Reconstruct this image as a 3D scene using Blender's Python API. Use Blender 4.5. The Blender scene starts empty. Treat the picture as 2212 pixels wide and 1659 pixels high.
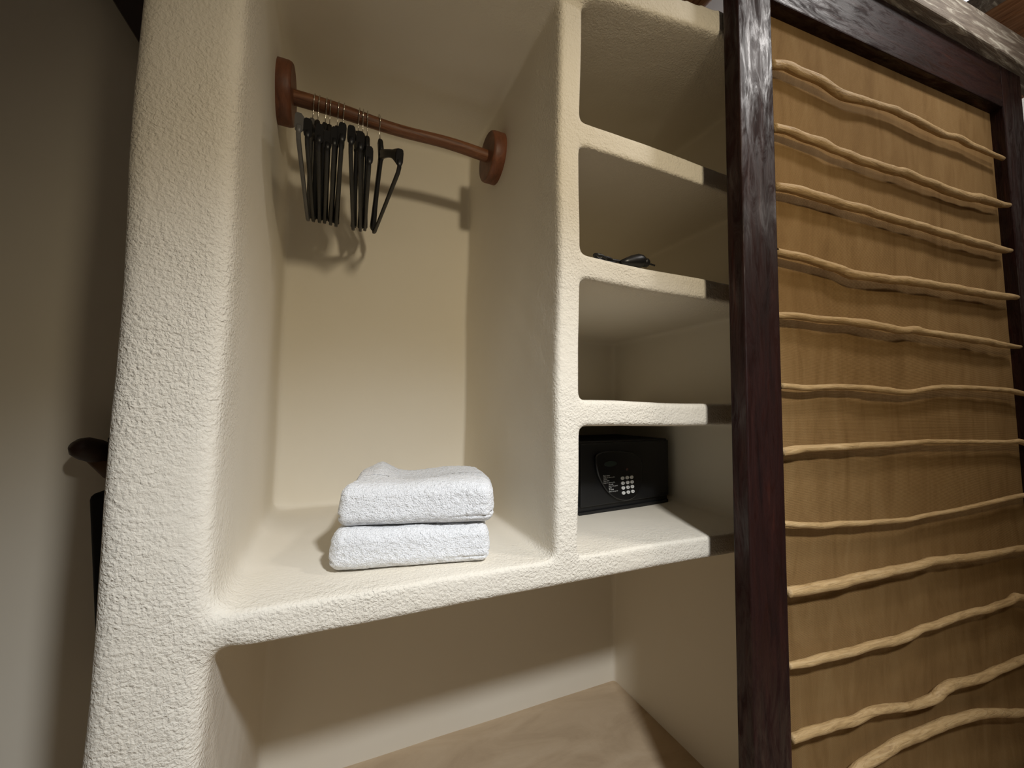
import bpy, bmesh, math, random
import numpy as np
from mathutils import Vector, Matrix, noise

# ------------------------------------------------------------------ camera, light, exposure
D = 0.9                       # metres per unit of the measured layout
EYE = 1.546 * D               # camera height above the floor
SC = bpy.context.scene
COL = SC.collection
random.seed(7)

def U(x, y, z):               # layout units (camera at origin) -> world metres, floor at z = 0
    return Vector((x * D, y * D, z * D + EYE))

FPX, YAW, PITCH, ROLL = 849.84, math.radians(23.7283), math.radians(3.6232), math.radians(0.8501)
W0, H0 = 2212, 1659
_cy, _sy, _cp, _sp = math.cos(YAW), math.sin(YAW), math.cos(PITCH), math.sin(PITCH)
FWD = Vector((_sy * _cp, _cy * _cp, _sp))
RGT = Vector((_cy, -_sy, 0))
UPV = RGT.cross(FWD)
_r = RGT * math.cos(ROLL) + UPV * math.sin(ROLL)
_u = UPV * math.cos(ROLL) - RGT * math.sin(ROLL)
cam_d = bpy.data.cameras.new('camera')
cam_d.sensor_width = 36.0
cam_d.lens = FPX / W0 * 36.0
cam_d.clip_start = 0.02
cam = bpy.data.objects.new('camera', cam_d)
COL.objects.link(cam)
_m = Matrix((( _r.x, _u.x, -FWD.x, 0), (_r.y, _u.y, -FWD.y, 0), (_r.z, _u.z, -FWD.z, 0), (0, 0, 0, 1)))
cam.matrix_world = Matrix.Translation(U(0, 0, 0)) @ _m
SC.camera = cam

world = bpy.data.worlds.new('world')
SC.world = world
world.use_nodes = True
world.node_tree.nodes['Background'].inputs[0].default_value = (0.10, 0.115, 0.14, 1)
world.node_tree.nodes['Background'].inputs[1].default_value = 0.10

SC.view_settings.view_transform = 'Standard'
SC.view_settings.look = 'None'
SC.view_settings.exposure = -0.06
SC.view_settings.gamma = 1.0
SC.view_settings.use_curve_mapping = False

def spot(name, loc, aim, watts, cone, blend, radius, colour):
    l = bpy.data.lights.new(name, 'SPOT')
    l.energy = watts; l.spot_size = math.radians(cone); l.spot_blend = blend
    l.shadow_soft_size = radius; l.color = colour
    o = bpy.data.objects.new(name, l); COL.objects.link(o)
    o.location = loc
    o.rotation_euler = (Vector(aim) - Vector(loc)).to_track_quat('-Z', 'Y').to_euler()
    return o

def point(name, loc, watts, radius, colour):
    l = bpy.data.lights.new(name, 'POINT')
    l.energy = watts; l.shadow_soft_size = radius; l.color = colour
    o = bpy.data.objects.new(name, l); COL.objects.link(o)
    o.location = loc
    return o

MAIN_AT = U(0.53, -0.74, 1.23)
# one ceiling spot with a white beam centre and a warmer outer halo, as LED spots have
spot('ceiling_spot_centre', MAIN_AT, U(0.36, 0.60, -1.5), 176, 94, 0.95, 0.08, (0.86, 0.95, 1.08))
spot('ceiling_spot_halo', MAIN_AT, U(0.88, 1.0, 0.12), 63, 112, 1.0, 0.08, (1.0, 0.86, 0.62))
spot('roof_lamp', U(2.35, -0.40, 2.45), U(1.80, 0.8, 0.70), 76, 82, 0.9, 0.14, (1.0, 0.96, 0.92))
point('ceiling_fill', U(3.7, 1.0, 2.45), 14, 0.08, (0.90, 0.95, 1.0))  # added fill light hidden above the soffit, brightens the ceiling; no real fitting
point('soffit_fill', U(2.6, -0.35, 1.45), 7, 0.06, (1.0, 0.93, 0.84))  # added fill light for the soffit underside and the beam; no real fitting

# ------------------------------------------------------------------ node helpers and materials
def lin(r, g, b):
    f = lambda c: (c / 255 / 12.92) if c / 255 <= 0.04045 else ((c / 255 + 0.055) / 1.055) ** 2.4
    return (f(r), f(g), f(b), 1)

class NT:
    def __init__(self, name):
        self.m = bpy.data.materials.new(name)
        self.m.use_nodes = True
        self.t = self.m.node_tree
        self.b = self.t.nodes['Principled BSDF']
    def n(self, kind, **kw):
        nd = self.t.nodes.new(kind)
        for k, v in kw.items():
            if k in nd.inputs: nd.inputs[k].default_value = v
            else: setattr(nd, k, v)
        return nd
    def l(self, a, b): self.t.links.new(a, b)
    def world(self): return self.n('ShaderNodeNewGeometry').outputs['Position']
    def objc(self): return self.n('ShaderNodeTexCoord').outputs['Object']
    def scaled(self, vec, s):
        mp = self.n('ShaderNodeMapping'); mp.inputs['Scale'].default_value = s
        self.l(vec, mp.inputs['Vector']); return mp.outputs['Vector']
    def noise(self, vec, scale, detail=3, rough=0.55, dist=0.0):
        nd = self.n('ShaderNodeTexNoise'); nd.inputs['Scale'].default_value = scale
        nd.inputs['Detail'].default_value = detail; nd.inputs['Roughness'].default_value = rough
        nd.inputs['Distortion'].default_value = dist
        self.l(vec, nd.inputs['Vector']); return nd.outputs['Fac']
    def ramp(self, fac, stops):
        nd = self.n('ShaderNodeValToRGB'); e = nd.color_ramp.elements
        while len(e) < len(stops): e.new(0.5)
        for el, (p, c) in zip(e, stops): el.position = p; el.color = c
        self.l(fac, nd.inputs['Fac']); return nd.outputs['Color']
    def val(self, fac, a, b, lo=0.0, hi=1.0):
        nd = self.n('ShaderNodeMapRange'); nd.inputs['From Min'].default_value = lo
        nd.inputs['From Max'].default_value = hi; nd.inputs['To Min'].default_value = a
        nd.inputs['To Max'].default_value = b; self.l(fac, nd.inputs['Value']); return nd.outputs['Result']
    def math(self, op, a, b):
        nd = self.n('ShaderNodeMath', operation=op)
        for i, x in enumerate((a, b)):
            if isinstance(x, (int, float)): nd.inputs[i].default_value = x
            else: self.l(x, nd.inputs[i])
        return nd.outputs[0]
    def bump(self, h, dist, strength=1.0, prev=None):
        nd = self.n('ShaderNodeBump'); nd.inputs['Distance'].default_value = dist
        nd.inputs['Strength'].default_value = strength
        self.l(h, nd.inputs['Height'])
        if prev is not None: self.l(prev, nd.inputs['Normal'])
        return nd.outputs['Normal']
    def put(self, sock, v):
        if isinstance(v, (int, float, tuple)): self.b.inputs[sock].default_value = v
        else: self.l(v, self.b.inputs[sock])

def simple(name, col, rough=0.5, metal=0.0, spec=None, emit=None, estr=0):
    k = NT(name); k.put('Base Color', col); k.put('Roughness', rough); k.put('Metallic', metal)
    if spec is not None: k.put('Specular IOR Level', spec)
    if emit: k.put('Emission Color', emit); k.put('Emission Strength', estr)
    return k.m

def plaster(name, c0, c1, d_fine, d_coarse):
    k = NT(name); p = k.world()
    k.put('Base Color', k.ramp(k.noise(p, 2.2, 4), [(0.3, c0), (0.7, c1)]))
    k.put('Roughness', 0.75); k.put('Specular IOR Level', 0.25)
    n1 = k.noise(p, 150, 2, 0.55, 0.3)
    sep = k.n('ShaderNodeSeparateXYZ'); k.l(p, sep.inputs[0])
    front = k.val(sep.outputs['Y'], 1.0, 0.10, 1.02 * D, 1.22 * D)     # rough cast outside, trowelled smooth inside
    amt = k.math('MULTIPLY', k.val(k.noise(p, 3.5, 2), 0.35, 1.25, 0.3, 0.7), front)
    b = k.bump(k.math('MULTIPLY', n1, amt), d_fine)
    b = k.bump(k.math('MULTIPLY', k.noise(k.scaled(p, (0.8, 1, 1.15)), 48, 3, 0.5, 0.3), front), d_coarse, 1.0, b)
    k.put('Normal', b)
    return k.m

M = {}
M['plaster'] = plaster('plaster', (0.80, 0.735, 0.615, 1), (0.83, 0.77, 0.66, 1), 0.0044, 0.0024)
M['smooth_plaster'] = plaster('smooth_plaster', (0.79, 0.725, 0.60, 1), (0.81, 0.75, 0.63, 1), 0.0004, 0.0012)
M['room_wall'] = simple('room_wall', (0.42, 0.39, 0.34, 1), 0.8)
M['white_ceiling'] = simple('white_ceiling', (0.80, 0.83, 0.90, 1), 0.8)

k = NT('cement_floor'); p = k.world()
k.put('Base Color', k.ramp(k.noise(k.scaled(p, (1, 2.6, 1)), 2.6, 6, 0.6, 1.2),
      [(0.25, lin(172, 150, 122)), (0.5, lin(188, 166, 137)), (0.75, lin(200, 180, 152))]))
k.put('Roughness', 0.6); k.put('Normal', k.bump(k.noise(p, 30, 4), 0.0015)); M['cement'] = k.m

def dark_wood(name, sx, scuff):
    k = NT(name); p = k.objc()
    g = k.noise(k.scaled(p, sx), 9, 5, 0.6, 0.8)
    k.put('Base Color', k.ramp(g, [(0.3, (0.010, 0.0036, 0.003, 1)), (0.6, (0.024, 0.0072, 0.0055, 1)), (0.8, (0.06, 0.017, 0.011, 1))]))
    s = k.noise(k.scaled(p, tuple(v * 0.45 + 0.3 for v in sx)), 13, 6, 0.7, 1.4)
    k.put('Roughness', k.val(s, 0.36, 0.36 + scuff, 0.40, 0.62))
    k.put('Specular IOR Level', k.val(s, 0.42, 0.12, 0.40, 0.62))
    k.put('Coat Weight', 0.03); k.put('Coat Roughness', 0.2)
    k.put('Normal', k.bump(g, 0.0016, 1.0, k.bump(k.noise(k.scaled(p, sx), 60, 3), 0.0008)))
    return k.m
M['dark_wood_v'] = dark_wood('dark_wood_upright', (4, 4, 0.35), 0.35)
M['dark_wood_h'] = dark_wood('dark_wood_rail', (0.35, 4, 4), 0.3)

k = NT('weathered_wood_light_streaks'); p = k.objc()
g = k.noise(k.scaled(p, (0.6, 6, 6)), 7, 6, 0.65, 1.0)
k.put('Base Color', k.ramp(g, [(0.3, lin(110, 98, 88)), (0.52, lin(150, 138, 124)), (0.66, lin(226, 220, 204))]))  # grey weathered grain; the palest stop paints in light streaks on the beam
k.put('Roughness', 0.6); k.put('Normal', k.bump(g, 0.004)); M['weathered'] = k.m

k = NT('plank_wood'); p = k.objc()
g = k.noise(k.scaled(p, (7, 0.7, 7)), 6, 6, 0.6, 1.5)
k.put('Base Color', k.ramp(g, [(0.3, lin(132, 82, 48)), (0.55, lin(186, 132, 88)), (0.8, lin(206, 160, 116))]))
k.put('Roughness', 0.55); k.put('Normal', k.bump(g, 0.002)); M['plank'] = k.m

k = NT('rod_wood'); p = k.objc()
g = k.noise(k.scaled(p, (1.2, 14, 14)), 5, 6, 0.6, 1.2)
k.put('Base Color', k.ramp(g, [(0.25, lin(64, 36, 20)), (0.5, lin(112, 68, 40)), (0.75, lin(150, 100, 64))]))
k.put('Roughness', 0.5); k.put('Normal', k.bump(g, 0.0015)); M['rod'] = k.m
k = NT('disc_wood'); p = k.objc()
g = k.noise(k.scaled(p, (9, 2.5, 2.5)), 6, 5, 0.6, 1.0)
k.put('Base Color', k.ramp(g, [(0.25, lin(80, 44, 26)), (0.55, lin(112, 66, 42)), (0.8, lin(130, 80, 52))]))
k.put('Roughness', 0.5); k.put('Normal', k.bump(g, 0.001)); M['disc'] = k.m

k = NT('driftwood'); p = k.objc()
g = k.noise(k.scaled(p, (1.6, 16, 16)), 6, 6, 0.65, 1.2)
k.put('Base Color', k.ramp(g, [(0.22, lin(140, 110, 70)), (0.5, lin(190, 158, 110)), (0.78, lin(208, 180, 136))]))
k.put('Roughness', 0.55)
knot = k.noise(p, 22, 2, 0.4)
k.put('Normal', k.bump(g, 0.003, 1.0, k.bump(knot, 0.006))); M['stick'] = k.m

k = NT('burlap'); p = k.objc()
st = k.noise(k.scaled(p, (5, 1, 1.1)), 3.0, 6, 0.62, 0.8)
c = k.ramp(st, [(0.25, lin(136, 104, 62)), (0.5, lin(154, 121, 76)), (0.78, lin(166, 134, 88))])
wv1 = k.n('ShaderNodeTexWave', bands_direction='X'); wv1.inputs['Scale'].default_value = 130; wv1.inputs['Distortion'].default_value = 2.0
wv2 = k.n('ShaderNodeTexWave', bands_direction='Z'); wv2.inputs['Scale'].default_value = 130; wv2.inputs['Distortion'].default_value = 2.0
k.l(p, wv1.inputs['Vector']); k.l(p, wv2.inputs['Vector'])
wsum = k.math('ADD', wv1.outputs['Fac'], wv2.outputs['Fac'])
mx = k.n('ShaderNodeMix', data_type='RGBA', blend_type='MULTIPLY'); mx.inputs[0].default_value = 0.35
k.l(c, mx.inputs[6]); k.l(k.ramp(wsum, [(0.0, (0.55, 0.55, 0.55, 1)), (1.0, (1, 1, 1, 1))]), mx.inputs[7])
k.put('Base Color', mx.outputs[2]); k.put('Roughness', 0.85); k.put('Specular IOR Level', 0.2)
k.put('Normal', k.bump(wsum, 0.0009, 0.8)); M['burlap'] = k.m

k = NT('terry'); p = k.objc()
k.put('Base Color', (0.90, 0.90, 0.905, 1)); k.put('Roughness', 0.95); k.put('Specular IOR Level', 0.1)
k.put('Sheen Weight', 0.3)
k.put('Normal', k.bump(k.noise(p, 320, 2, 0.6, 0.5), 0.004, 1.0, k.bump(k.noise(p, 110, 2), 0.004))); M['terry'] = k.m

M['black_plastic'] = simple('black_plastic', (0.008, 0.0075, 0.0075, 1), 0.42, 0.0, 0.4)
M['grey_plastic'] = simple('grey_plastic', (0.105, 0.10, 0.095, 1), 0.45)
M['chrome'] = simple('chrome', (0.62, 0.58, 0.52, 1), 0.22, 1.0)
M['safe_black'] = simple('safe_black', (0.006, 0.006, 0.0065, 1), 0.48)
M['safe_panel'] = simple('safe_panel', (0.0045, 0.0045, 0.005, 1), 0.34)
M['safe_display'] = simple('safe_display', (0.020, 0.032, 0.026, 1), 0.3)
M['safe_key'] = simple('safe_key', (0.70, 0.70, 0.68, 1), 0.4)
M['print_white'] = simple('print_white', (0.62, 0.62, 0.60, 1), 0.6)
M['print_dark'] = simple('print_dark', (0.02, 0.02, 0.02, 1), 0.6)
M['sensor_red'] = simple('sensor_red', (0.09, 0.035, 0.025, 1), 0.5)
M['rubber'] = simple('black_rubber', (0.010, 0.009, 0.009, 1), 0.38)
M['dark_cloth'] = simple('dark_cloth', (0.008, 0.008, 0.009, 1), 0.9)
M['peg_wood'] = simple('peg_wood', (0.030, 0.011, 0.006, 1), 0.5)
M['peg_wood_pale'] = simple('peg_wood_pale', (0.10, 0.045, 0.012, 1), 0.55)
M['lamp_metal'] = simple('lamp_metal', (0.6, 0.6, 0.6, 1), 0.35, 0.8)

# ------------------------------------------------------------------ geometry helpers
def mesh_obj(name, verts, faces, mat, parent=None, smooth=False, origin=None):
    me = bpy.data.meshes.new(name)
    off = parent_offset(parent)
    if origin is not None: off = off + Vector(origin) - off
    vs = [tuple(Vector(v) - off) for v in verts]
    me.from_pydata(vs, [], faces)
    if smooth: me.polygons.foreach_set('use_smooth', [True] * len(me.polygons))
    me.update()
    o = bpy.data.objects.new(name, me); COL.objects.link(o)
    if mat: me.materials.append(mat)
    if parent:
        o.parent = parent
        if origin is not None: o.location = Vector(origin) - parent_offset(parent)
    elif origin is not None: o.location = origin
    return o

def parent_offset(p):
    v = Vector((0, 0, 0))
    while p is not None:
        v = v + p.location; p = p.parent
    return v

def thing(name, label, cat, loc, group=None):
    o = bpy.data.objects.new(name, None); COL.objects.link(o)
    o.empty_display_size = 0.05; o.location = loc
    o['label'] = label; o['category'] = cat
    if group: o['group'] = group
    return o

def struct(o, label=None):
    o['kind'] = 'structure'
    if label: o['label'] = label
    return o

def bm_finish(bm, name, mat, parent=None, smooth=False, loc=None):
    me = bpy.data.meshes.new(name); bm.to_mesh(me); bm.free()
    if smooth: me.polygons.foreach_set('use_smooth', [True] * len(me.polygons))
    o = bpy.data.objects.new(name, me); COL.objects.link(o)
    me.materials.append(mat)
    if parent: o.parent = parent
    if loc is not None: o.location = loc
    return o

def hexa(corners, bevel=0.0, seg=2):
    """bmesh of a box from 8 corners (bottom 4 counter-clockwise, then top 4)."""
    bm = bmesh.new()
    v = [bm.verts.new(c) for c in corners]
    for f in ((3, 2, 1, 0), (4, 5, 6, 7), (0, 1, 5, 4), (1, 2, 6, 5), (2, 3, 7, 6), (3, 0, 4, 7)):
        bm.faces.new([v[i] for i in f])
    bmesh.ops.recalc_face_normals(bm, faces=bm.faces)
    if bevel: bmesh.ops.bevel(bm, geom=bm.edges[:], offset=bevel, segments=seg, affect='EDGES', profile=0.5)
    return bm

def box(x0, x1, y0, y1, z0, z1, bevel=0.0, seg=2):
    return hexa([(x0, y0, z0), (x1, y0, z0), (x1, y1, z0), (x0, y1, z0),
                 (x0, y0, z1), (x1, y0, z1), (x1, y1, z1), (x0, y1, z1)], bevel, seg)

def tube(pts, rad, seg=12, cap=True, squash=None):
    """verts, faces of a tube along pts with a radius per point."""
    pts = [Vector(p) for p in pts]; n = len(pts)
    V, F = [], []
    prev = None
    for i, p in enumerate(pts):
        t = (pts[min(i + 1, n - 1)] - pts[max(i - 1, 0)]).normalized()
        if prev is None:
            a = Vector((0, 0, 1)) if abs(t.z) < 0.9 else Vector((0, 1, 0))
            nrm = (a - t * a.dot(t)).normalized()
        else: nrm = (prev - t * prev.dot(t)).normalized()
        prev = nrm; b = t.cross(nrm)
        r = rad[i] if hasattr(rad, '__len__') else rad
        for j in range(seg):
            an = 2 * math.pi * j / seg
            V.append(p + (nrm * math.cos(an) + b * math.sin(an)) * r)
    for i in range(n - 1):
        for j in range(seg):
            k2 = (j + 1) % seg
            F.append((i * seg + j, i * seg + k2, (i + 1) * seg + k2, (i + 1) * seg + j))
    if cap:
        F.append(tuple(range(seg - 1, -1, -1))); F.append(tuple((n - 1) * seg + j for j in range(seg)))
    return V, F

def smooth_path(pts, k=6):
    """Catmull-Rom through rows of numbers."""
    P = [np.array(p, float) for p in pts]; out = []
    for i in range(len(P) - 1):
        a, b, c, d = P[max(i - 1, 0)], P[i], P[i + 1], P[min(i + 2, len(P) - 1)]
        for s in range(k):
            t = s / k
            out.append(0.5 * ((2 * b) + (c - a) * t + (2 * a - 5 * b + 4 * c - d) * t * t + (3 * b - a - 3 * c + d) * t ** 3))
    out.append(P[-1]); return out

# ------------------------------------------------------------------ room shell
FL_Z = 0.0
B, AR, A1, A2, AL = 1.9177, 1.5133, 0.5858, 0.6658, -0.2418
def ux(*b):  # layout box -> world box bounds
    x0, x1, y0, y1, z0, z1 = b
    return (x0 * D, x1 * D, y0 * D, y1 * D, z0 * D + EYE, z1 * D + EYE)
ZF = -1.546
fl = bm_finish(box(*ux(-3.2, 4.4, -4.2, 2.05, ZF - 0.12, ZF)), 'floor', M['cement']); struct(fl)
struct(bm_finish(box(*ux(-3.3, -3.2, -4.2, 2.05, ZF, 2.9)), 'wall_left', M['room_wall']))
struct(bm_finish(box(*ux(4.4, 4.5, -4.2, 2.05, ZF, 2.9)), 'wall_right', M['room_wall']))
struct(bm_finish(box(*ux(-3.3, 4.5, -4.3, -4.2, ZF, 2.9)), 'wall_rear', M['room_wall']))
struct(bm_finish(box(*ux(-3.3, 4.5, -4.3, 2.05, 2.9, 3.0)), 'ceiling', M['white_ceiling']))

# ------------------------------------------------------------------ plastered masonry closet (one fused plaster skin, split into its parts)
def masonry():
    bm = bmesh.new()
    def add(corners):
        v = [bm.verts.new(U(*c)) for c in corners]
        fs = [bm.faces.new([v[i] for i in f]) for f in ((3, 2, 1, 0), (4, 5, 6, 7), (0, 1, 5, 4), (1, 2, 6, 5), (2, 3, 7, 6), (3, 0, 4, 7))]
    def bx(x0, x1, y0, y1, z0, z1):
        add([(x0, y0, z0), (x1, y0, z0), (x1, y1, z0), (x0, y1, z0), (x0, y0, z1), (x1, y0, z1), (x1, y1, z1), (x0, y1, z1)])
    zb, zt = ZF - 0.05, 1.75
    bx(-1.35, 1.64, B, 2.05, zb, zt)                                  # back wall
    bx(AR, 1.64, 1.0, 2.05, zb, zt)                                   # right side wall
    add([(-0.414, 1.0, zb), (-0.224, 1.0, zb), (-0.236, 2.0, zb), (-0.414, 2.0, zb),
         (-0.414, 1.0, zt), (-0.224, 1.0, zt), (-0.240, 2.0, zt), (-0.414, 2.0, zt)])   # left pillar
    bx(-0.30, 1.60, 1.0, 2.0, -0.5071, -0.4301)                       # main shelf
    bx(A1, A2, 1.0, 2.0, -0.48, 1.34)                                 # divider
    for z0, z1 in ((0.8335, 0.9096), (0.4035, 0.4827), (-0.0503, 0.0299)):
        bx(0.62, 1.60, 1.0, 2.0, z0, z1)
    # top slab with its skewed front edge
    add([(-0.30, 0.972, 1.3041), (0.70, 0.957, 1.3041), (0.70, 2.0, 1.3041), (-0.30, 2.0, 1.3041),
         (-0.30, 0.972, 1.392), (0.70, 0.957, 1.392), (0.70, 2.0, 1.392), (-0.30, 2.0, 1.392)])
    add([(0.66, 0.962, 1.3041), (1.17, 0.884, 1.3041), (1.17, 2.0, 1.3041), (0.66, 2.0, 1.3041),
         (0.66, 0.962, 1.392), (1.17, 0.884, 1.392), (1.17, 2.0, 1.392), (0.66, 2.0, 1.392)])
    bx(1.15, 1.60, 0.884, 2.0, 1.3041, 1.392)
    me = bpy.data.meshes.new('masonry_raw'); bm.to_mesh(me); bm.free()
    o = bpy.data.objects.new('masonry_raw', me); COL.objects.link(o)
    md = o.modifiers.new('r', 'REMESH'); md.mode = 'VOXEL'; md.voxel_size = 0.0085
    dg = bpy.context.evaluated_depsgraph_get()
    ev = bpy.data.meshes.new_from_object(o.evaluated_get(dg))
    bpy.data.objects.remove(o); bpy.data.meshes.remove(me)
    nv, npoly = len(ev.vertices), len(ev.polygons)
    co = np.empty(nv * 3); ev.vertices.foreach_get('co', co); co = co.reshape(-1, 3)
    ne = len(ev.edges); ed = np.empty(ne * 2, np.int64); ev.edges.foreach_get('vertices', ed); ed = ed.reshape(-1, 2)
    deg = np.bincount(ed.ravel(), minlength=nv).astype(float)
    def lap(c):
        s = np.zeros_like(c)
        for a in range(3):
            s[:, a] = np.bincount(ed[:, 0], c[ed[:, 1], a], nv) + np.bincount(ed[:, 1], c[ed[:, 0], a], nv)
        return s / deg[:, None]
    X = co[:, 0] / D; Y = co[:, 1] / D; Z = (co[:, 2] - EYE) / D
    soft = (1 / (1 + np.exp((X + 0.188) / 0.012)))[:, None]              # the pillar is hand-rounded much softer
    for it in range(5): co = co + 0.6 * (lap(co) - co)
    for it in range(34): co = co + 0.6 * soft * (lap(co) - co)
    # hand-trowelled unevenness, fading out where the skin meets the plain walls
    edge = np.clip((X + 1.30) / 0.15, 0, 1) * np.clip((1.70 - Z) / 0.12, 0, 1)
    for sc_, amp, sd in ((4.2, 0.0030, 0), (10.0, 0.0008, 3), (24.0, 0.00035, 9)):
        rs = np.random.RandomState(sd)
        for q in range(6):
            kv = rs.normal(size=3); kv /= np.linalg.norm(kv)
            ph = rs.uniform(0, 6.28); dv = rs.normal(size=3)
            co = co + (amp / 2.4) * np.sin(co @ kv * sc_ * rs.uniform(0.7, 1.4) * 2.2 + ph)[:, None] * edge[:, None] * dv / 1.7
    lt = np.empty(npoly, np.int64); ev.polygons.foreach_get('loop_total', lt)
    lv = np.empty(len(ev.loops), np.int64); ev.loops.foreach_get('vertex_index', lv)
    ev.vertices.foreach_set('co', co.ravel()); ev.update()
    vn = np.empty(nv * 3, np.float32); ev.vertex_normals.foreach_get('vector', vn); vn = vn.reshape(-1, 3)
    assert (lt == 4).all()
    q = lv.reshape(-1, 4)
    fc = co[q].mean(1); X = fc[:, 0] / D; Y = fc[:, 1] / D; Z = (fc[:, 2] - EYE) / D
    fn = vn[q].mean(1)
    part = np.full(npoly, -1)
    keep = (Y < 2.0) & (X < 1.625) & (Z > ZF - 0.03) & ~((X < -1.33)) & (Z < 1.735)
    lab = ['wall_back', 'wall_right_closet', 'pillar', 'top_slab', 'divider', 'shelf_a', 'shelf_b', 'shelf_c', 'main_shelf']
    part[:] = np.where(X < 0.2, 2, 4)
    part[(X > A2 + 0.006)] = 0
    part[(Z > 0.76) & (Z < 0.98) & (X > A2 - 0.004)] = 5
    part[(Z > 0.34) & (Z < 0.55) & (X > A2 - 0.004)] = 6
    part[(Z > -0.12) & (Z < 0.10) & (X > A2 - 0.004)] = 7
    part[(Z < -0.413) & (Z > -0.53)] = 8
    part[(Z > 1.288)] = 3
    part[(X < -0.195)] = 2
    part[(X > AR - 0.012) & (Y > 0.99)] = 1
    part[(Y > B - 0.012)] = 0
    part[~keep] = -1
    out = {}
    for i, nm in enumerate(lab):
        f = q[part == i]
        ids, inv = np.unique(f, return_inverse=True)
        out[nm] = (co[ids], inv.reshape(-1, 4), vn[ids])
    bpy.data.meshes.remove(ev)
    return out

def np_mesh(name, v, f, nrm, mat, parent=None):
    off = np.array(parent_offset(parent))
    me = bpy.data.meshes.new(name)
    me.vertices.add(len(v)); me.vertices.foreach_set('co', (v - off).ravel())
    me.loops.add(f.size); me.loops.foreach_set('vertex_index', f.ravel())
    me.polygons.add(len(f)); me.polygons.foreach_set('loop_start', np.arange(len(f)) * 4)
    me.update(calc_edges=True)
    me.polygons.foreach_set('use_smooth', [True] * len(f))
    me.normals_split_custom_set_from_vertices([tuple(n) for n in nrm])
    me.materials.append(mat)
    o = bpy.data.objects.new(name, me); COL.objects.link(o)
    if parent: o.parent = parent
    return o

mas = masonry()
struct(np_mesh('wall_back', *mas['wall_back'], M['smooth_plaster']))
struct(np_mesh('wall_right.001', *mas['wall_right_closet'], M['smooth_plaster']))
closet = thing('built_in_closet', 'cream plastered masonry closet with rounded pillar, hanging niche and cubby shelves', 'closet', U(0.55, 1.0, ZF))
closet['kind'] = 'thing'
for nm, src in (('pillar', 'pillar'), ('main_shelf', 'main_shelf'), ('divider', 'divider'), ('cubby_shelf', 'shelf_a'),
                ('cubby_shelf', 'shelf_b'), ('cubby_shelf', 'shelf_c'), ('top_slab', 'top_slab')):
    np_mesh(nm, *mas[src], M['plaster'], closet)
# the plain rest of the walls, out of the frame or behind the door
struct(bm_finish(box(*ux(-3.2, -1.33, B, 2.05, ZF, 2.9)), 'wall_back.001', M['smooth_plaster']))
struct(bm_finish(box(*ux(-1.33, 4.4, B, 2.05, 1.73, 2.9)), 'wall_back.002', M['smooth_plaster']))
struct(bm_finish(box(*ux(1.625, 4.4, 1.0, 1.12, ZF, 1.73)), 'wall_back.003', M['room_wall']))

# ------------------------------------------------------------------ sliding door
TH = math.radians(4.5)
E = Vector((math.cos(TH), -math.sin(TH), 0)); N = Vector((-math.sin(TH), -math.cos(TH), 0))   # along the door, out of the door
FLc = Vector((1.138, 0.809, 0)); TK, SW, REC, E2 = 0.0582, 0.1505, 0.045, 1.697
LEAN = 0.042                             # the right stile leans a little
def e2(z): return E2 - LEAN * z
def dp(e, k, z):                         # door frame coordinates: along, out from the front face, height
    v = FLc + E * e + N * k
    return Vector((v.x * D, v.y * D, z * D + EYE))
DBASE = dp(0.8, -TK, ZF)
door = thing('sliding_door', 'dark wooden framed door with woven panel and wavy branches, right of the closet', 'door', DBASE)
def dlocal(e, k, z): return ((e - 0.8) * D, -(k + TK) * D, (z - ZF) * D)
door.rotation_euler = (0, 0, -TH)
def dbox(name, e0, e1, k0, k1, z0, z1, mat, bevel):
    (x0, y1, z0), (x1, y0, z1) = dlocal(e0, k0, z0), dlocal(e1, k1, z1)
    return bm_finish(box(x0, x1, y0, y1, z0, z1, bevel, 2), name, mat, door)
ZB, ZR0, ZR1 = ZF + 0.012, 1.402, 1.634
dbox('stile', 0.0, SW, -TK, 0.0, ZB, ZR1 + 0.03, M['dark_wood_v'], 0.004)
def dhexa(name, c, k0, k1, mat, bevel):      # c: four (e, z) corners, counter-clockwise seen from the room
    pts = [dlocal(e, k, z) for k in (k1, k0) for e, z in c]
    a, b = pts[:4], pts[4:]
    return bm_finish(hexa([a[0], a[1], b[1], b[0], a[3], a[2], b[2], b[3]], bevel, 2), name, mat, door)
dhexa('stile', [(e2(ZB), ZB), (e2(ZB) + SW + 0.03, ZB), (e2(ZR1) + SW + 0.03, ZR1), (e2(ZR1), ZR1)], -TK, 0.0, M['dark_wood_v'], 0.004)
dhexa('top_rail', [(SW, ZR0), (e2(ZR0) + 0.001, ZR0 + 0.030), (e2(ZR1) + 0.001, ZR1), (SW, ZR1)], -TK, -0.001, M['dark_wood_h'], 0.004)
dbox('bottom_rail', SW, E2 + 0.058, -TK, -0.001, ZB, ZB + 0.05, M['dark_wood_h'], 0.004)
dhexa('woven_panel', [(SW - 0.002, ZB + 0.045), (e2(ZB) + 0.004, ZB + 0.045), (e2(ZR0) + 0.004, ZR0 + 0.036), (SW - 0.002, ZR0 + 0.006)], -TK + 0.002, -REC, M['burlap'], 0.0)

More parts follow.
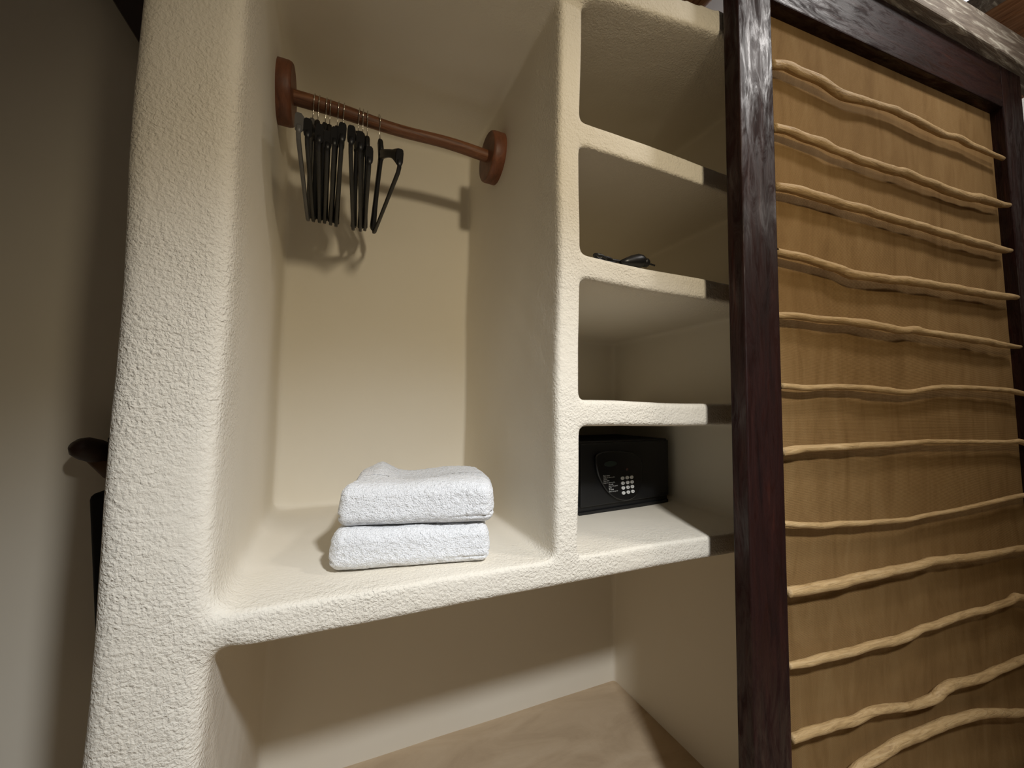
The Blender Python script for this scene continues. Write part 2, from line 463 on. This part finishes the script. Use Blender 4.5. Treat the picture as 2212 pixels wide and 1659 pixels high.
Z5 = lambda L: [(1540 + x * 0.3038, y * 0.3038, t * 0.3038) for x, y, t in L]
Z6 = lambda L: [(1560 + x * 0.3014, 500 + y * 0.3014, t * 0.3014) for x, y, t in L]
Z7 = lambda L: [(1560 + x * 0.3973, 1000 + y * 0.3973, t * 0.3973) for x, y, t in L]
STICKS = [
 Z5([(420,452,64),(510,466,66),(600,505,66),(720,558,64),(850,627,60),(1000,705,62),(1150,738,48),(1280,780,50),(1400,835,52),(1550,915,50),(1660,962,44),(1740,985,44),(1870,1045,40),(2060,1130,28)]),
 Z5([(435,905,68),(490,915,62),(600,957,62),(780,1025,66),(880,1075,56),(1080,1143,60),(1280,1215,60),(1350,1228,62),(1480,1280,58),(1700,1362,60),(1830,1405,62),(1890,1412,62),(2000,1442,52),(2100,1462,36)]),
 [(1675,404,19),(1722,411,21),(1783,429,21),(1844,447,20),(1898,463,19),(1950,479,19),(1996,491,18),(2054,509,18),(2087,519,18.5),(2124,529,18),(2163,539,15),(2184,542,9)],
 Z6([(400,150,62),(550,182,62),(700,225,62),(830,262,66),(900,295,72),(960,315,70),(1100,335,66),(1300,352,66),(1450,375,60),(1600,398,60),(1800,432,60),(2000,465,56),(2110,475,36)]),
 Z6([(412,603,52),(500,602,54),(700,627,54),(900,645,58),(985,655,66),(1130,683,64),(1280,712,58),(1370,705,62),(1450,722,54),(1650,752,54),(1850,783,56),(2000,812,46),(2130,828,28)]),
 Z6([(425,1110,50),(600,1120,46),(820,1115,46),(1000,1120,46),(1150,1135,50),(1290,1150,44),(1400,1142,40),(1500,1122,40),(1650,1118,44),(1800,1122,40),(2000,1135,40),(2080,1145,42),(2160,1165,36)]),
 Z6([(435,1585,66),(500,1570,70),(600,1557,60),(800,1550,56),(1000,1535,54),(1200,1530,50),(1400,1512,40),(1600,1505,36),(1900,1510,34),(2060,1510,34),(2120,1505,40),(2165,1520,38)]),
 Z7([(345,332,36),(430,335,36),(540,342,38),(650,332,34),(850,320,30),(1000,310,28),(1100,290,26),(1300,252,26),(1500,205,26),(1640,175,28)]),
 Z7([(355,705,62),(450,690,60),(600,658,62),(750,622,58),(900,590,54),(1030,565,50),(1150,532,48),(1260,520,44),(1400,505,44),(1520,485,36),(1640,465,36)]),
 Z7([(362,1105,36),(450,1085,44),(560,1055,48),(700,1025,48),(850,985,48),(1000,948,46),(1090,905,40),(1170,878,42),(1300,830,40),(1450,792,38),(1560,755,40),(1600,730,42),(1640,735,40)]),
 Z7([(372,1500,50),(470,1465,52),(600,1430,52),(750,1390,50),(860,1335,48),(980,1330,46),(1080,1310,50),(1150,1280,54),(1200,1225,56),(1300,1195,48),(1400,1170,46),(1500,1125,42),(1640,1070,42)]),
 Z7([(700,1700,50),(800,1620,56),(900,1560,60),(960,1520,60),(1080,1470,58),(1200,1420,56),(1330,1380,52),(1450,1358,50),(1560,1360,44),(1640,1360,40)]),
]
# the branches as measured: where each runs on the door (along, height) and how thick it is
AX = 0.010
def stick_on_door(px, py, t):
    d = FWD + _r * ((px - W0 / 2) / FPX) - _u * ((py - H0 / 2) / FPX)
    P0 = FLc - N * AX
    s = P0.dot(N) / d.dot(N); p = d * s
    return ((p - FLc).dot(E), p.z, 0.5 * t * s / FPX * 0.93)
for i, st in enumerate(STICKS):
    row = [stick_on_door(*q) for q in st]
    e0, z0, r0 = row[0]; e1, z1, r1 = row[1]
    sl = (z1 - z0) / (e1 - e0)
    el = SW + 0.002
    if e0 > el + 0.01:
        if i == 11:
            row = [(el, z0 - 0.75 * (e0 - el) * 0.9, r0), (0.5 * (el + e0), z0 - 0.4 * (e0 - el) * 0.9, r0)] + row
        else: row = [(el, z0 - sl * (e0 - el) * 0.5, r0)] + row
    ea, za, ra = row[-1]; eb, zb_, rb = row[-2]
    if i > 4 and e2(za) - ea > 0.01: row.append((e2(za) - 0.002, za + (za - zb_) / (ea - eb) * (e2(za) - 0.002 - ea), ra * 0.9))
    row = [(min(e, e2(z) - 0.001), z, r) for e, z, r in row]
    path = smooth_path(row, 5)
    rnd = random.Random(i)
    pts, rad = [], []
    for j, (e, z, r) in enumerate(path):
        w = noise.noise(Vector((e * 9, i * 3.1, 0)))
        pts.append(Vector(dlocal(e, -AX + 0.006 * w, z))); rad.append(max(0.004, r * D * (1 + 0.08 * noise.noise(Vector((e * 25, i * 7.7, 5))))))
    V, F = tube(pts, rad, 12)
    V = [v + Vector((0, noise.noise(v * 14) * 0.0022, noise.noise(v * 14 + Vector((5, 1, 2))) * 0.0022)) for v in V]
    me = bpy.data.meshes.new('branch'); me.from_pydata([tuple(v) for v in V], [], F)
    me.polygons.foreach_set('use_smooth', [True] * len(me.polygons)); me.update(); me.materials.append(M['stick'])
    o = bpy.data.objects.new('branch', me); COL.objects.link(o); o.parent = door

# weathered beam over the door
BK0, BK1, BZ0, BZ1 = -TK, 0.040, 1.635, 1.775
cs = [dp(-1.2, BK1, BZ0), dp(2.9, BK1, BZ0), dp(2.9, BK0, BZ0), dp(-1.2, BK0, BZ0), dp(-1.2, BK1, BZ1), dp(2.9, BK1, BZ1), dp(2.9, BK0, BZ1), dp(-1.2, BK0, BZ1)]
cs = [dp(0.17, BK1, BZ0), *cs[1:3], dp(0.17, BK0, BZ0), dp(0.17, BK1, BZ1), *cs[5:7], dp(0.17, BK0, BZ1)]
bo = dp(1.5, -TK, BZ0)
beam = bm_finish(hexa([tuple(c - bo) for c in cs], 0.006), 'door_beam', M['weathered'], loc=bo)
beam['label'] = 'weathered grey timber beam running above the sliding door'; beam['category'] = 'beam'

# wooden ceiling boards far up on the right
soffit = thing('wooden_soffit', 'brown boarded ceiling panel with grey edge strip above the beam at top right', 'ceiling panel', U(3.2, 0.2, 1.95))
SX = 2.73
for j in range(6):
    x0 = SX + 0.04 + j * 0.17
    bm = box(*[a - b for a, b in zip(ux(x0, x0 + 0.163, -0.9, 1.90, 1.95 + 0.004 * (j % 2), 1.99), (soffit.location.x,) * 2 + (soffit.location.y,) * 2 + (soffit.location.z,) * 2)], 0.003, 1)
    bm_finish(bm, 'board', M['plank'], soffit)
bm = box(*[a - b for a, b in zip(ux(SX, SX + 0.04, -0.9, 1.91, 1.93, 2.02), (soffit.location.x,) * 2 + (soffit.location.y,) * 2 + (soffit.location.z,) * 2)], 0.003, 1)
bm_finish(bm, 'edge_strip', M['weathered'], soffit)['label'] = 'grey weathered edge strip'

# round rafter end showing above the top slab
V, F = tube([U(1.475, 1.17, 1.95), U(1.475, 1.5, 1.97), U(1.475, 1.90, 2.0)], [0.052, 0.055, 0.055], 16)
raf = mesh_obj('rafter', V, F, M['plank'], smooth=True, origin=U(1.475, 1.5, 1.95))
raf['label'] = 'round brown rafter above the closet beside the door post'; raf['category'] = 'rafter'

# ------------------------------------------------------------------ hanging rod
ROD_L, ROD_R = (-0.2395, 1.515, 1.081), (0.5865, 1.515, 1.064)
rodt = thing('hanging_rod', 'brown wooden clothes rod between two round wooden end discs', 'clothes rod', U(0.18, 1.515, 1.07))
rp, rr = [], []
for i in range(33):
    t = i / 32
    x = ROD_L[0] + 0.02 + t * (ROD_R[0] - ROD_L[0] - 0.04)
    z = ROD_L[2] + t * (ROD_R[2] - ROD_L[2])
    rp.append(U(x, 1.515 + 0.004 * math.sin(5 * t + 1), z + 0.006 * math.sin(math.pi * t) * math.sin(9 * t + 0.4)))
    rr.append((0.0235 + 0.0018 * math.sin(7 * t + 1.0) - 0.001 * t) * D)
V, F = tube(rp, rr, 20)
mesh_obj('rod', V, F, M['rod'], rodt, True)
for (cx, cz, s) in ((ROD_L[0], ROD_L[2], 1), (ROD_R[0], ROD_R[2], -1)):
    c0 = U(cx - 0.004 * s, 1.515, cz); dx = Vector((s * D, 0, 0)); R0 = 0.100 * D
    prof = [(0.0, 0.97), (0.004, 1.0), (0.046, 1.0), (0.055, 0.975), (0.059, 0.93)]
    V, F = tube([c0 + dx * a for a, _ in prof], [R0 * r for _, r in prof], 48)
    V = [v + Vector((0, 0.0022 * noise.noise(v * 9), 0.0022 * noise.noise(v * 9 + Vector((3, 3, 3))))) for v in V]
    d = mesh_obj('end_disc', V, F, M['disc'], rodt)
    for pl in d.data.polygons: pl.use_smooth = len(pl.vertices) == 4

# ------------------------------------------------------------------ coat hangers
def sweep(path, prof_w, prof_h):
    """rounded rectangular bar along a path in the local YZ plane; widths along X."""
    V, F = [], []; n = len(path); ring = 12
    for i, (y, z) in enumerate(path):
        y0, z0 = path[max(i - 1, 0)]; y1, z1 = path[min(i + 1, n - 1)]
        l = math.hypot(y1 - y0, z1 - z0); ty, tz = (y1 - y0) / l, (z1 - z0) / l
        ny, nz = -tz, ty
        for j in range(ring):
            a = 2 * math.pi * (j + 0.5) / ring
            cx, sx = math.cos(a), math.sin(a)
            px = math.copysign(abs(cx) ** 0.55, cx) * prof_w[i] / 2; ph = math.copysign(abs(sx) ** 0.55, sx) * prof_h[i] / 2
            V.append((px, y + ny * ph, z + nz * ph))
    for i in range(n - 1):
        for j in range(ring):
            F.append((i * ring + j, i * ring + (j + 1) % ring, (i + 1) * ring + (j + 1) % ring, (i + 1) * ring + j))
    F.append(tuple(range(ring - 1, -1, -1))); F.append(tuple((n - 1) * ring + j for j in range(ring)))
    return V, F

def hanger_meshes():
    s = D
    # body: two sloping shoulders with broad ends
    ys = np.linspace(-0.25, 0.25, 37)
    path, w, h = [], [], []
    for y in ys:
        t = abs(y) / 0.25
        path.append((y * s, (-0.150 - 0.150 * t - 0.022 * t ** 3) * s))
        w.append((0.016 + 0.007 * t ** 3) * s)
        h.append((0.034 - 0.008 * math.sin(math.pi * t) + 0.016 * max(0, t - 0.72) / 0.28) * s)
    body = sweep(path, w, h)
    neck = sweep([(0, -0.165 * s), (0, -0.125 * s), (0, -0.104 * s), (0, -0.095 * s)], [0.019 * s] * 3 + [0.015 * s], [0.046 * s, 0.034 * s, 0.027 * s, 0.019 * s])
    off = len(body[0])
    bv = body[0] + neck[0]; bf = body[1] + [tuple(i + off for i in f) for f in neck[1]]
    bar = sweep([(-0.242 * s, -0.325 * s), (-0.236 * s, -0.346 * s), (-0.215 * s, -0.352 * s), (0.215 * s, -0.352 * s), (0.236 * s, -0.346 * s), (0.242 * s, -0.325 * s)],
                [0.0125 * s] * 6, [0.0125 * s] * 6)
    # hook wire: stem up from the neck, then over the rod (apex of the inner curve at the origin)
    pts = [(0, 0, -0.100 * s), (0, 0, -0.070 * s)]
    R0 = 0.0275 * s
    for a in np.linspace(-70, 200, 22):
        an = math.radians(a)
        pts.append((0, -R0 * math.cos(an), -R0 + R0 * math.sin(an) + 0.0016))
    pts = [pts[0], (0, -0.002, -0.066 * s)] + pts[2:]
    wire = tube(pts, 0.0017, 8)
    out = []
    for nm, (v, f) in (('shoulders', (bv, bf)), ('trouser_bar', bar), ('hook', wire)):
        me = bpy.data.meshes.new(nm); me.from_pydata([tuple(x) for x in v], [], f)
        me.polygons.foreach_set('use_smooth', [len(p.vertices) == 4 for p in me.polygons]); me.update()
        out.append((nm, me))
    return out

hm = hanger_meshes()
HANG = [  # X of hook, X of near end, X of far end, height of near and far end
    (-0.118, -0.134, -0.134, 0.802, 0.731), (-0.103, -0.112, -0.117, 0.794, 0.732), (-0.080, -0.082, -0.097, 0.785, 0.730),
    (-0.068, -0.060, -0.081, 0.775, 0.735), (-0.041, -0.041, -0.057, 0.794, 0.734), (-0.023, -0.022, -0.037, 0.803, 0.722),
    (0.031, 0.006, 0.034, 0.806, 0.724), (0.043, 0.031, 0.057, 0.807, 0.736), (0.057, 0.057, 0.072, 0.767, 0.739), (0.096, 0.144, 0.099, 0.785, 0.735)]
HLAB = ['grey coat hanger, leftmost on the wooden rod', 'black coat hanger right beside the grey one on the rod', 'black coat hanger, third from the left on the rod',
        'black coat hanger, fourth from the left on the rod', 'black coat hanger, fifth from the left, middle of the bunch', 'black coat hanger, sixth from the left, just before the gap',
        'black coat hanger, first after the gap on the rod', 'black coat hanger, third from the right on the rod', 'black coat hanger, second from the right on the rod',
        'black coat hanger swung open at the right end of the bunch']
for i, (hx, nx, fx, nz_, fz_) in enumerate(HANG):
    t = (hx - ROD_L[0]) / (ROD_R[0] - ROD_L[0]); z = ROD_L[2] + t * (ROD_R[2] - ROD_L[2]) + 0.0245
    h = thing('coat_hanger', HLAB[i], 'hanger', U(hx, 1.515, z), 'coat hangers on the wooden rod')
    yaw = math.atan2(nx - fx, 0.50)
    roll = math.atan2((nx + fx) / 2 - hx, 0.28)
    pitch = (fz_ + 0.02 - nz_) / 0.51
    h.rotation_euler = (Matrix.Rotation(yaw, 4, 'Z') @ Matrix.Rotation(-roll, 4, 'Y') @ Matrix.Rotation(pitch, 4, 'X')).to_euler()
    for nm, me in hm:
        c = bpy.data.objects.new(nm, me); COL.objects.link(c); c.parent = h
        if not me.materials: me.materials.append(None)
        c.material_slots[0].link = 'OBJECT'
        c.material_slots[0].material = M['chrome'] if nm == 'hook' else (M['grey_plastic'] if i == 0 else M['black_plastic'])

# ------------------------------------------------------------------ folded towels
def towel(name, label, w, d, h, loc, rot, seed, top):
    nx, ny, nz = 110, 80, 34
    key, V, F = {}, [], []
    def vid(p):
        kk = tuple(np.round(p, 5))
        if kk not in key: key[kk] = len(V); V.append(p)
        return key[kk]
    hx, hy, hz = w / 2, d / 2, h / 2
    def face(o, a, b, na, nb):
        g = [[vid(o + a * (i / na) + b * (j / nb)) for j in range(nb + 1)] for i in range(na + 1)]
        for i in range(na):
            for j in range(nb): F.append((g[i][j], g[i + 1][j], g[i + 1][j + 1], g[i][j + 1]))
    A = np.array
    face(A([-hx, -hy, -hz]), A([2 * hx, 0, 0]), A([0, 0, 2 * hz]), nx, nz)
    face(A([hx, hy, -hz]), A([-2 * hx, 0, 0]), A([0, 0, 2 * hz]), nx, nz)
    face(A([hx, -hy, -hz]), A([0, 2 * hy, 0]), A([0, 0, 2 * hz]), ny, nz)
    face(A([-hx, hy, -hz]), A([0, -2 * hy, 0]), A([0, 0, 2 * hz]), ny, nz)
    face(A([-hx, -hy, hz]), A([2 * hx, 0, 0]), A([0, 2 * hy, 0]), nx, ny)
    face(A([-hx, hy, -hz]), A([2 * hx, 0, 0]), A([0, -2 * hy, 0]), nx, ny)
    P = np.array(V); rx = 0.030
    inner = np.array([hx - rx, hy - rx * 1.2, hz - rx])
    c = np.clip(P, -inner, inner); dv = P - c
    ln = np.linalg.norm(dv, axis=1, keepdims=True); ln[ln == 0] = 1
    P = c + dv / ln * np.array([rx, rx * 1.2, rx])
    u, v, s = P[:, 0] / hx, P[:, 1] / hy, P[:, 2] / hz
    up = np.clip((s + 1) / 2, 0, 1)
    # soft folds: slumped side edges, sagging top
    P[:, 0] += 0.006 * np.sin(v * 3 + seed) - np.sign(u) * np.abs(u) ** 6 * 0.012 * up * (1 - 0.4 * np.sin(seed))
    P[:, 1] += 0.006 * np.sin(u * 2.5 + seed) * (0.5 + up) + 0.010 * up * (v < 0)
    P[:, 2] += top(u, v) * up
    # layers of cloth pressed into the sides and the front
    groove = np.exp(-((s + 0.52 + 0.05 * np.sin(u * 3 + seed)) / 0.07) ** 2)
    side = np.clip((np.abs(u) - 0.93) / 0.05, 0, 1)
    P[:, 0] -= np.sign(u) * groove * side * 0.008
    fr = np.clip((-v - 0.90) / 0.06, 0, 1)
    gf = np.exp(-((s + 0.62 + 0.30 * (u - 0.95) ** 2 * 0) / 0.06) ** 2) * np.clip((u - 0.35) / 0.3, 0, 1)
    P[:, 1] += fr * gf * 0.004
    seam = np.exp(-((u - 0.62) / 0.012) ** 2)
    P[:, 1] += fr * seam * 0.0015 * (seed > 1)
    N_ = dv / ln
    nzv = np.array([noise.noise(Vector(p) * 95 + Vector((seed, 0, 0))) + 0.6 * noise.noise(Vector(p) * 210) for p in P])
    lo = np.array([noise.noise(Vector(p) * 16 + Vector((seed * 3, 0, 0))) for p in P])
    bot = np.clip((s + 1) / 0.15, 0, 1)
    P = P + N_ * (nzv * 0.0016 + lo * 0.003)[:, None] * bot[:, None]
    P[:, 2] += hz
    P[:, 2] = np.maximum(P[:, 2], 0.0005)
    me = bpy.data.meshes.new(name); me.from_pydata([tuple(p) for p in P], [], F)
    me.polygons.foreach_set('use_smooth', [True] * len(F)); me.update(); me.materials.append(M['terry'])
    o = bpy.data.objects.new(name, me); COL.objects.link(o)
    o.location = loc; o.rotation_euler = (0, 0, rot)
    o['label'] = label; o['category'] = 'towel'; o['group'] = 'folded towels on the shelf'
    return o
TW, TDp, TH_ = 0.392, 0.32, 0.094
ta = -math.radians(12.0)
def tpos(cx, cy, z): return U(cx, cy, z)
fm = Vector((0.200, 1.080)); back = Vector((math.sin(-ta), math.cos(ta)))
c0 = fm + back * (TDp / 2 / D)
towel('folded_towel', 'white folded towel lying on the plaster shelf, under another', TW, TDp, TH_, U(c0.x, c0.y, -0.4275), ta, 0.4,
      lambda u, v: -0.004 * (1 - u ** 2) * (1 - v ** 2))
c1 = c0 + Vector((0.014, 0.012))
towel('folded_towel', 'white folded towel on top of another, with a raised back corner', TW * 0.985, TDp, TH_ * 1.06, U(c1.x, c1.y, -0.4275 + TH_ / D + 0.0015), ta - 0.02, 2.1,
      lambda u, v: -0.020 * np.exp(-((u + 0.15) / 0.5) ** 2) * np.exp(-((v - 0.25) / 0.6) ** 2) + 0.024 * np.exp(-((u + 0.62) / 0.17) ** 2) * np.clip((v + 0.3) / 1.0, 0, 1) + 0.006 * np.exp(-((u - 0.5) / 0.4) ** 2))

# ------------------------------------------------------------------ safe
SA = math.radians(6.9)
SO = U(1.454, 1.43, -0.4285)                      # bottom right corner of the front
safe = thing('safe', 'black electronic safe with keypad in the lowest cubby', 'safe', SO)
safe.rotation_euler = (0, 0, SA)
SWd, SHt, SDp = 0.555 * D, 0.298 * D, 0.34 * D
bm_finish(box(-SWd, 0, 0.012, SDp, 0.006, SHt, 0.004), 'body', M['safe_black'], safe)
bm_finish(box(-SWd + 0.008, -0.006, 0.0, 0.016, 0.030, SHt - 0.006, 0.003), 'door', M['safe_black'], safe)
bm_finish(box(-SWd + 0.004, -0.004, 0.004, 0.06, 0.0, 0.012, 0.002), 'plinth', M['safe_black'], safe)
def safe_xz(px, py):
    d = FWD + _r * ((px - W0 / 2) / FPX) - _u * ((py - H0 / 2) / FPX)
    n_ = Vector((math.sin(SA), -math.cos(SA), 0)); p0 = Vector((1.454, 1.43, 0))
    s = p0.dot(n_) / d.dot(n_); p = d * s
    q = p - p0
    return (q.x * math.cos(SA) + q.y * math.sin(SA)) * D, p.z * D + EYE - SO.z
# shield-shaped control panel
pc = [(440,470),(470,420),(560,380),(700,365),(880,370),(1060,390),(1200,440),(1262,540),(1275,700),(1262,900),(1215,1080),(1130,1190),(1010,1245),(880,1238),(770,1190),(660,1100),(560,960),(485,800),(446,620)]
ol = [safe_xz(1230 + x / 8.296, 930 + y / 8.296) for x, y in pc]
ol = [tuple(p) for p in smooth_path(ol + [ol[0]], 4)[:-1]]
def plate(name, outline, y_front, y_back, mat, parent, inset=0.0):
    n = len(outline); cx = sum(p[0] for p in outline) / n; cz = sum(p[1] for p in outline) / n
    V = [(x, y_back, z) for x, z in outline] + [(x, y_front + inset, z) for x, z in outline]
    V += [(cx + (x - cx) * 0.965, y_front, cz + (z - cz) * 0.965) for x, z in outline]
    F = [(i, (i + 1) % n, n + (i + 1) % n, n + i) for i in range(n)] + [(n + i, n + (i + 1) % n, 2 * n + (i + 1) % n, 2 * n + i) for i in range(n)]
    F.append(tuple(range(2 * n, 3 * n)))
    bm = bmesh.new(); vs = [bm.verts.new(v) for v in V]
    for f in F: bm.faces.new([vs[i] for i in f])
    bmesh.ops.recalc_face_normals(bm, faces=bm.faces)
    return bm_finish(bm, name, mat, parent)
YF = -0.012
panel = plate('control_panel', ol, YF, 0.004, M['safe_panel'], safe, 0.003)
def ell(px, py, wx, wz, n=24):
    cx, cz = safe_xz(px, py)
    return [(cx + wx * math.cos(2 * math.pi * i / n), cz + wz * math.sin(2 * math.pi * i / n)) for i in range(n)]
SL = math.radians(5.5)
plate('display', ell(1314, 1001, 0.032, 0.0105), YF - 0.0012, YF + 0.001, M['safe_display'], panel, 0.0005)
plate('indicator', ell(1349.5, 1013, 0.006, 0.005), YF - 0.0008, YF + 0.001, M['sensor_red'], panel, 0.0004)
PRINTS = []
def text(body, px, py, size, mat, parent, y, align='LEFT', bold=False):
    cu = bpy.data.curves.new('print', 'FONT'); cu.body = body; cu.size = size
    cu.align_x = align; cu.align_y = 'CENTER'; cu.extrude = 0.00005; cu.resolution_u = 1
    if bold: cu.offset = size * 0.012
    o = bpy.data.objects.new('print', cu); COL.objects.link(o)
    dg = bpy.context.evaluated_depsgraph_get(); me = bpy.data.meshes.new_from_object(o.evaluated_get(dg))
    bpy.data.objects.remove(o)
    x, z = safe_xz(px, py) if px is not None else py
    me.transform(Matrix.Translation((x, y, z)) @ Matrix.Rotation(math.pi / 2, 4, 'X'))
    me.name = 'print'; me.materials.clear(); me.materials.append(mat)
    q = bpy.data.objects.new('print', me); COL.objects.link(q); q.parent = parent
    return q
KEYS = [((1310,370),'1'),((1530,342),'2'),((1740,322),'3'),((1325,606),'4'),((1548,572),'5'),((1760,546),'6'),((1342,832),'7'),((1562,800),'8'),((1775,768),'9'),((1358,1072),'*'),((1582,1032),'0'),((1796,996),'#')]
for (x, y), ch in KEYS:
    px, py = 1280 + x / 22.12, 1015 + y / 22.12
    kb = plate('key', ell(px, py, 0.0086, 0.0064, 18), YF - 0.0035, YF + 0.001, M['safe_key'], panel, 0.001)
    me_o = text(ch, px, py, 0.0085, M['print_dark'], panel, YF - 0.0037, 'CENTER')
    me_o.parent = panel; me_o.name = 'digit'
LINES = [((400,280),'Para cerrar',0.0074,1),((410,370),'Digite su clave y pulse',0.0066,0),((410,440),'Cerrar',0.0072,1),((415,525),'Para abrir',0.0074,1),((415,620),'Digite su clave y pulse',0.0066,0),
         ((660,690),'To lock',0.0074,1),((665,770),'Enter code, press',0.0066,0),((665,850),'Lock',0.0072,1),((670,930),'To open',0.0074,1),((675,1025),'Enter code, press',0.0066,0)]
for (x, y), s, sz, bold in LINES:
    text(s, 1280 + x / 22.12, 1015 + (y - 8) / 22.12, sz, M['print_white'], panel, YF - 0.0004, 'LEFT', bool(bold)).name = 'print'

# ------------------------------------------------------------------ black cable on the middle cubby shelf
ZS = 0.4835
cab = thing('power_cable', 'coiled black power cable with plug on the middle cubby shelf', 'cable', U(0.84, 1.04, ZS + 0.002))
loop = []
for i in range(70):
    a = i / 69 * 2 * math.pi * 2.6
    rr_ = 0.036 + 0.004 * math.sin(a * 0.7)
    loop.append(U(0.812 + rr_ * 1.15 * math.cos(a), 1.085 + rr_ * 0.8 * math.sin(a), ZS + 0.016 + 0.010 * math.sin(a * 1.5 + 1) + 0.0012 * i / 10))
for i in range(12):
    t = (i + 1) / 12; p = loop[69]
    loop.append(p.lerp(U(0.885, 1.05, ZS + 0.022), t))
V, F = tube(loop, 0.0046, 10); mesh_obj('cord', V, F, M['rubber'], cab, True)
lp2 = [U(0.770 + 0.022 * math.cos(a), 1.045 + 0.012 * math.sin(a), ZS + 0.007 + 0.017 * max(0, math.sin(a * 0.5))) for a in np.linspace(0, 6.28, 26)]
V, F = tube(lp2, 0.0045, 10); mesh_obj('cord', V, F, M['rubber'], cab, True)
pp = [(0.852, 0.014, 0.009), (0.875, 0.022, 0.015), (0.900, 0.030, 0.021), (0.922, 0.036, 0.024), (0.934, 0.037, 0.023), (0.944, 0.033, 0.020)]
V, F = tube([U(x, 1.04, ZS + 0.001 + z * 0.82) for x, z, r in pp], [r * D for x, z, r in pp], 14)
mesh_obj('plug', V, F, M['rubber'], cab, True)
V, F = tube([U(0.944, 1.04, ZS + 0.030), U(0.962, 1.04, ZS + 0.030), U(0.968, 1.04, ZS + 0.030)], [0.0145, 0.0145, 0.0105], 10)
mesh_obj('collar', V, F, M['rubber'], cab, True)
V, F = tube([U(0.966, 1.04, ZS + 0.030), U(0.998, 1.04, ZS + 0.027)], 0.003, 8); mesh_obj('pin', V, F, M['rubber'], cab, True)

# ------------------------------------------------------------------ peg and dark bag in the left alcove
peg = thing('coat_peg', 'dark wooden branch peg on the wall left of the pillar', 'peg', U(-0.72, B, -0.16))
V, F = tube([U(-0.700, B + 0.004, -0.262), U(-0.722, 1.87, -0.232), U(-0.752, 1.825, -0.178)], [0.040, 0.036, 0.030], 14)
mesh_obj('shank', V, F, M['peg_wood_pale'], peg, True)['label'] = 'paler wooden shank'
V, F = tube([U(-0.726, 1.842, -0.18), U(-0.752, 1.815, -0.165), U(-0.774, 1.79, -0.152), U(-0.787, 1.775, -0.146), U(-0.794, 1.767, -0.141)], [0.030, 0.036, 0.034, 0.026, 0.012], 16)
mesh_obj('knob', V, F, M['peg_wood'], peg, True)
bag = thing('dark_bag', 'black bag hanging from the wooden peg, mostly hidden behind the pillar', 'bag', U(-0.60, 1.83, -0.30))
V, F = tube([U(x + 0.016, y, z) for x, y, z in ((-0.70, 1.80, -0.36), (-0.705, 1.79, -0.24), (-0.712, 1.785, -0.12), (-0.705, 1.80, -0.098), (-0.67, 1.83, -0.13), (-0.62, 1.83, -0.36))], 0.014, 10)
mesh_obj('strap', V, F, M['dark_cloth'], bag, True)
bm = hexa([tuple(U(x, y, z) - bag.location) for x, y, z in
     ((-0.68, 1.75, -0.95), (-0.45, 1.75, -0.95), (-0.45, 1.88, -0.95), (-0.68, 1.88, -0.95), (-0.745, 1.76, -0.30), (-0.47, 1.76, -0.30), (-0.47, 1.88, -0.30), (-0.745, 1.88, -0.30))], 0.02, 3)
bm_finish(bm, 'pouch', M['dark_cloth'], bag, True)

# dark brace high in the alcove
def brace():
    a0, a1 = U(-0.798, 1.80, 1.447), U(-0.46, 1.80, 0.905)
    dirv = (a1 - a0).normalized(); perp = Vector((-dirv.z, 0, dirv.x)); perp = perp if perp.x > 0 else -perp
    w_, t_ = perp * 0.11, Vector((0, 0.05, 0))
    st, en = a0 - dirv * 0.2, a1
    c = [st, st + w_, st + w_ + t_, st + t_, en, en + w_, en + w_ + t_, en + t_]
    o0 = (st + en) / 2
    o = bm_finish(hexa([tuple(x - o0) for x in c], 0.004), 'wooden_brace', M['peg_wood'], loc=o0)
    o['label'] = 'dark brown slanting timber behind the pillar at the top left'; o['category'] = 'timber'
brace()
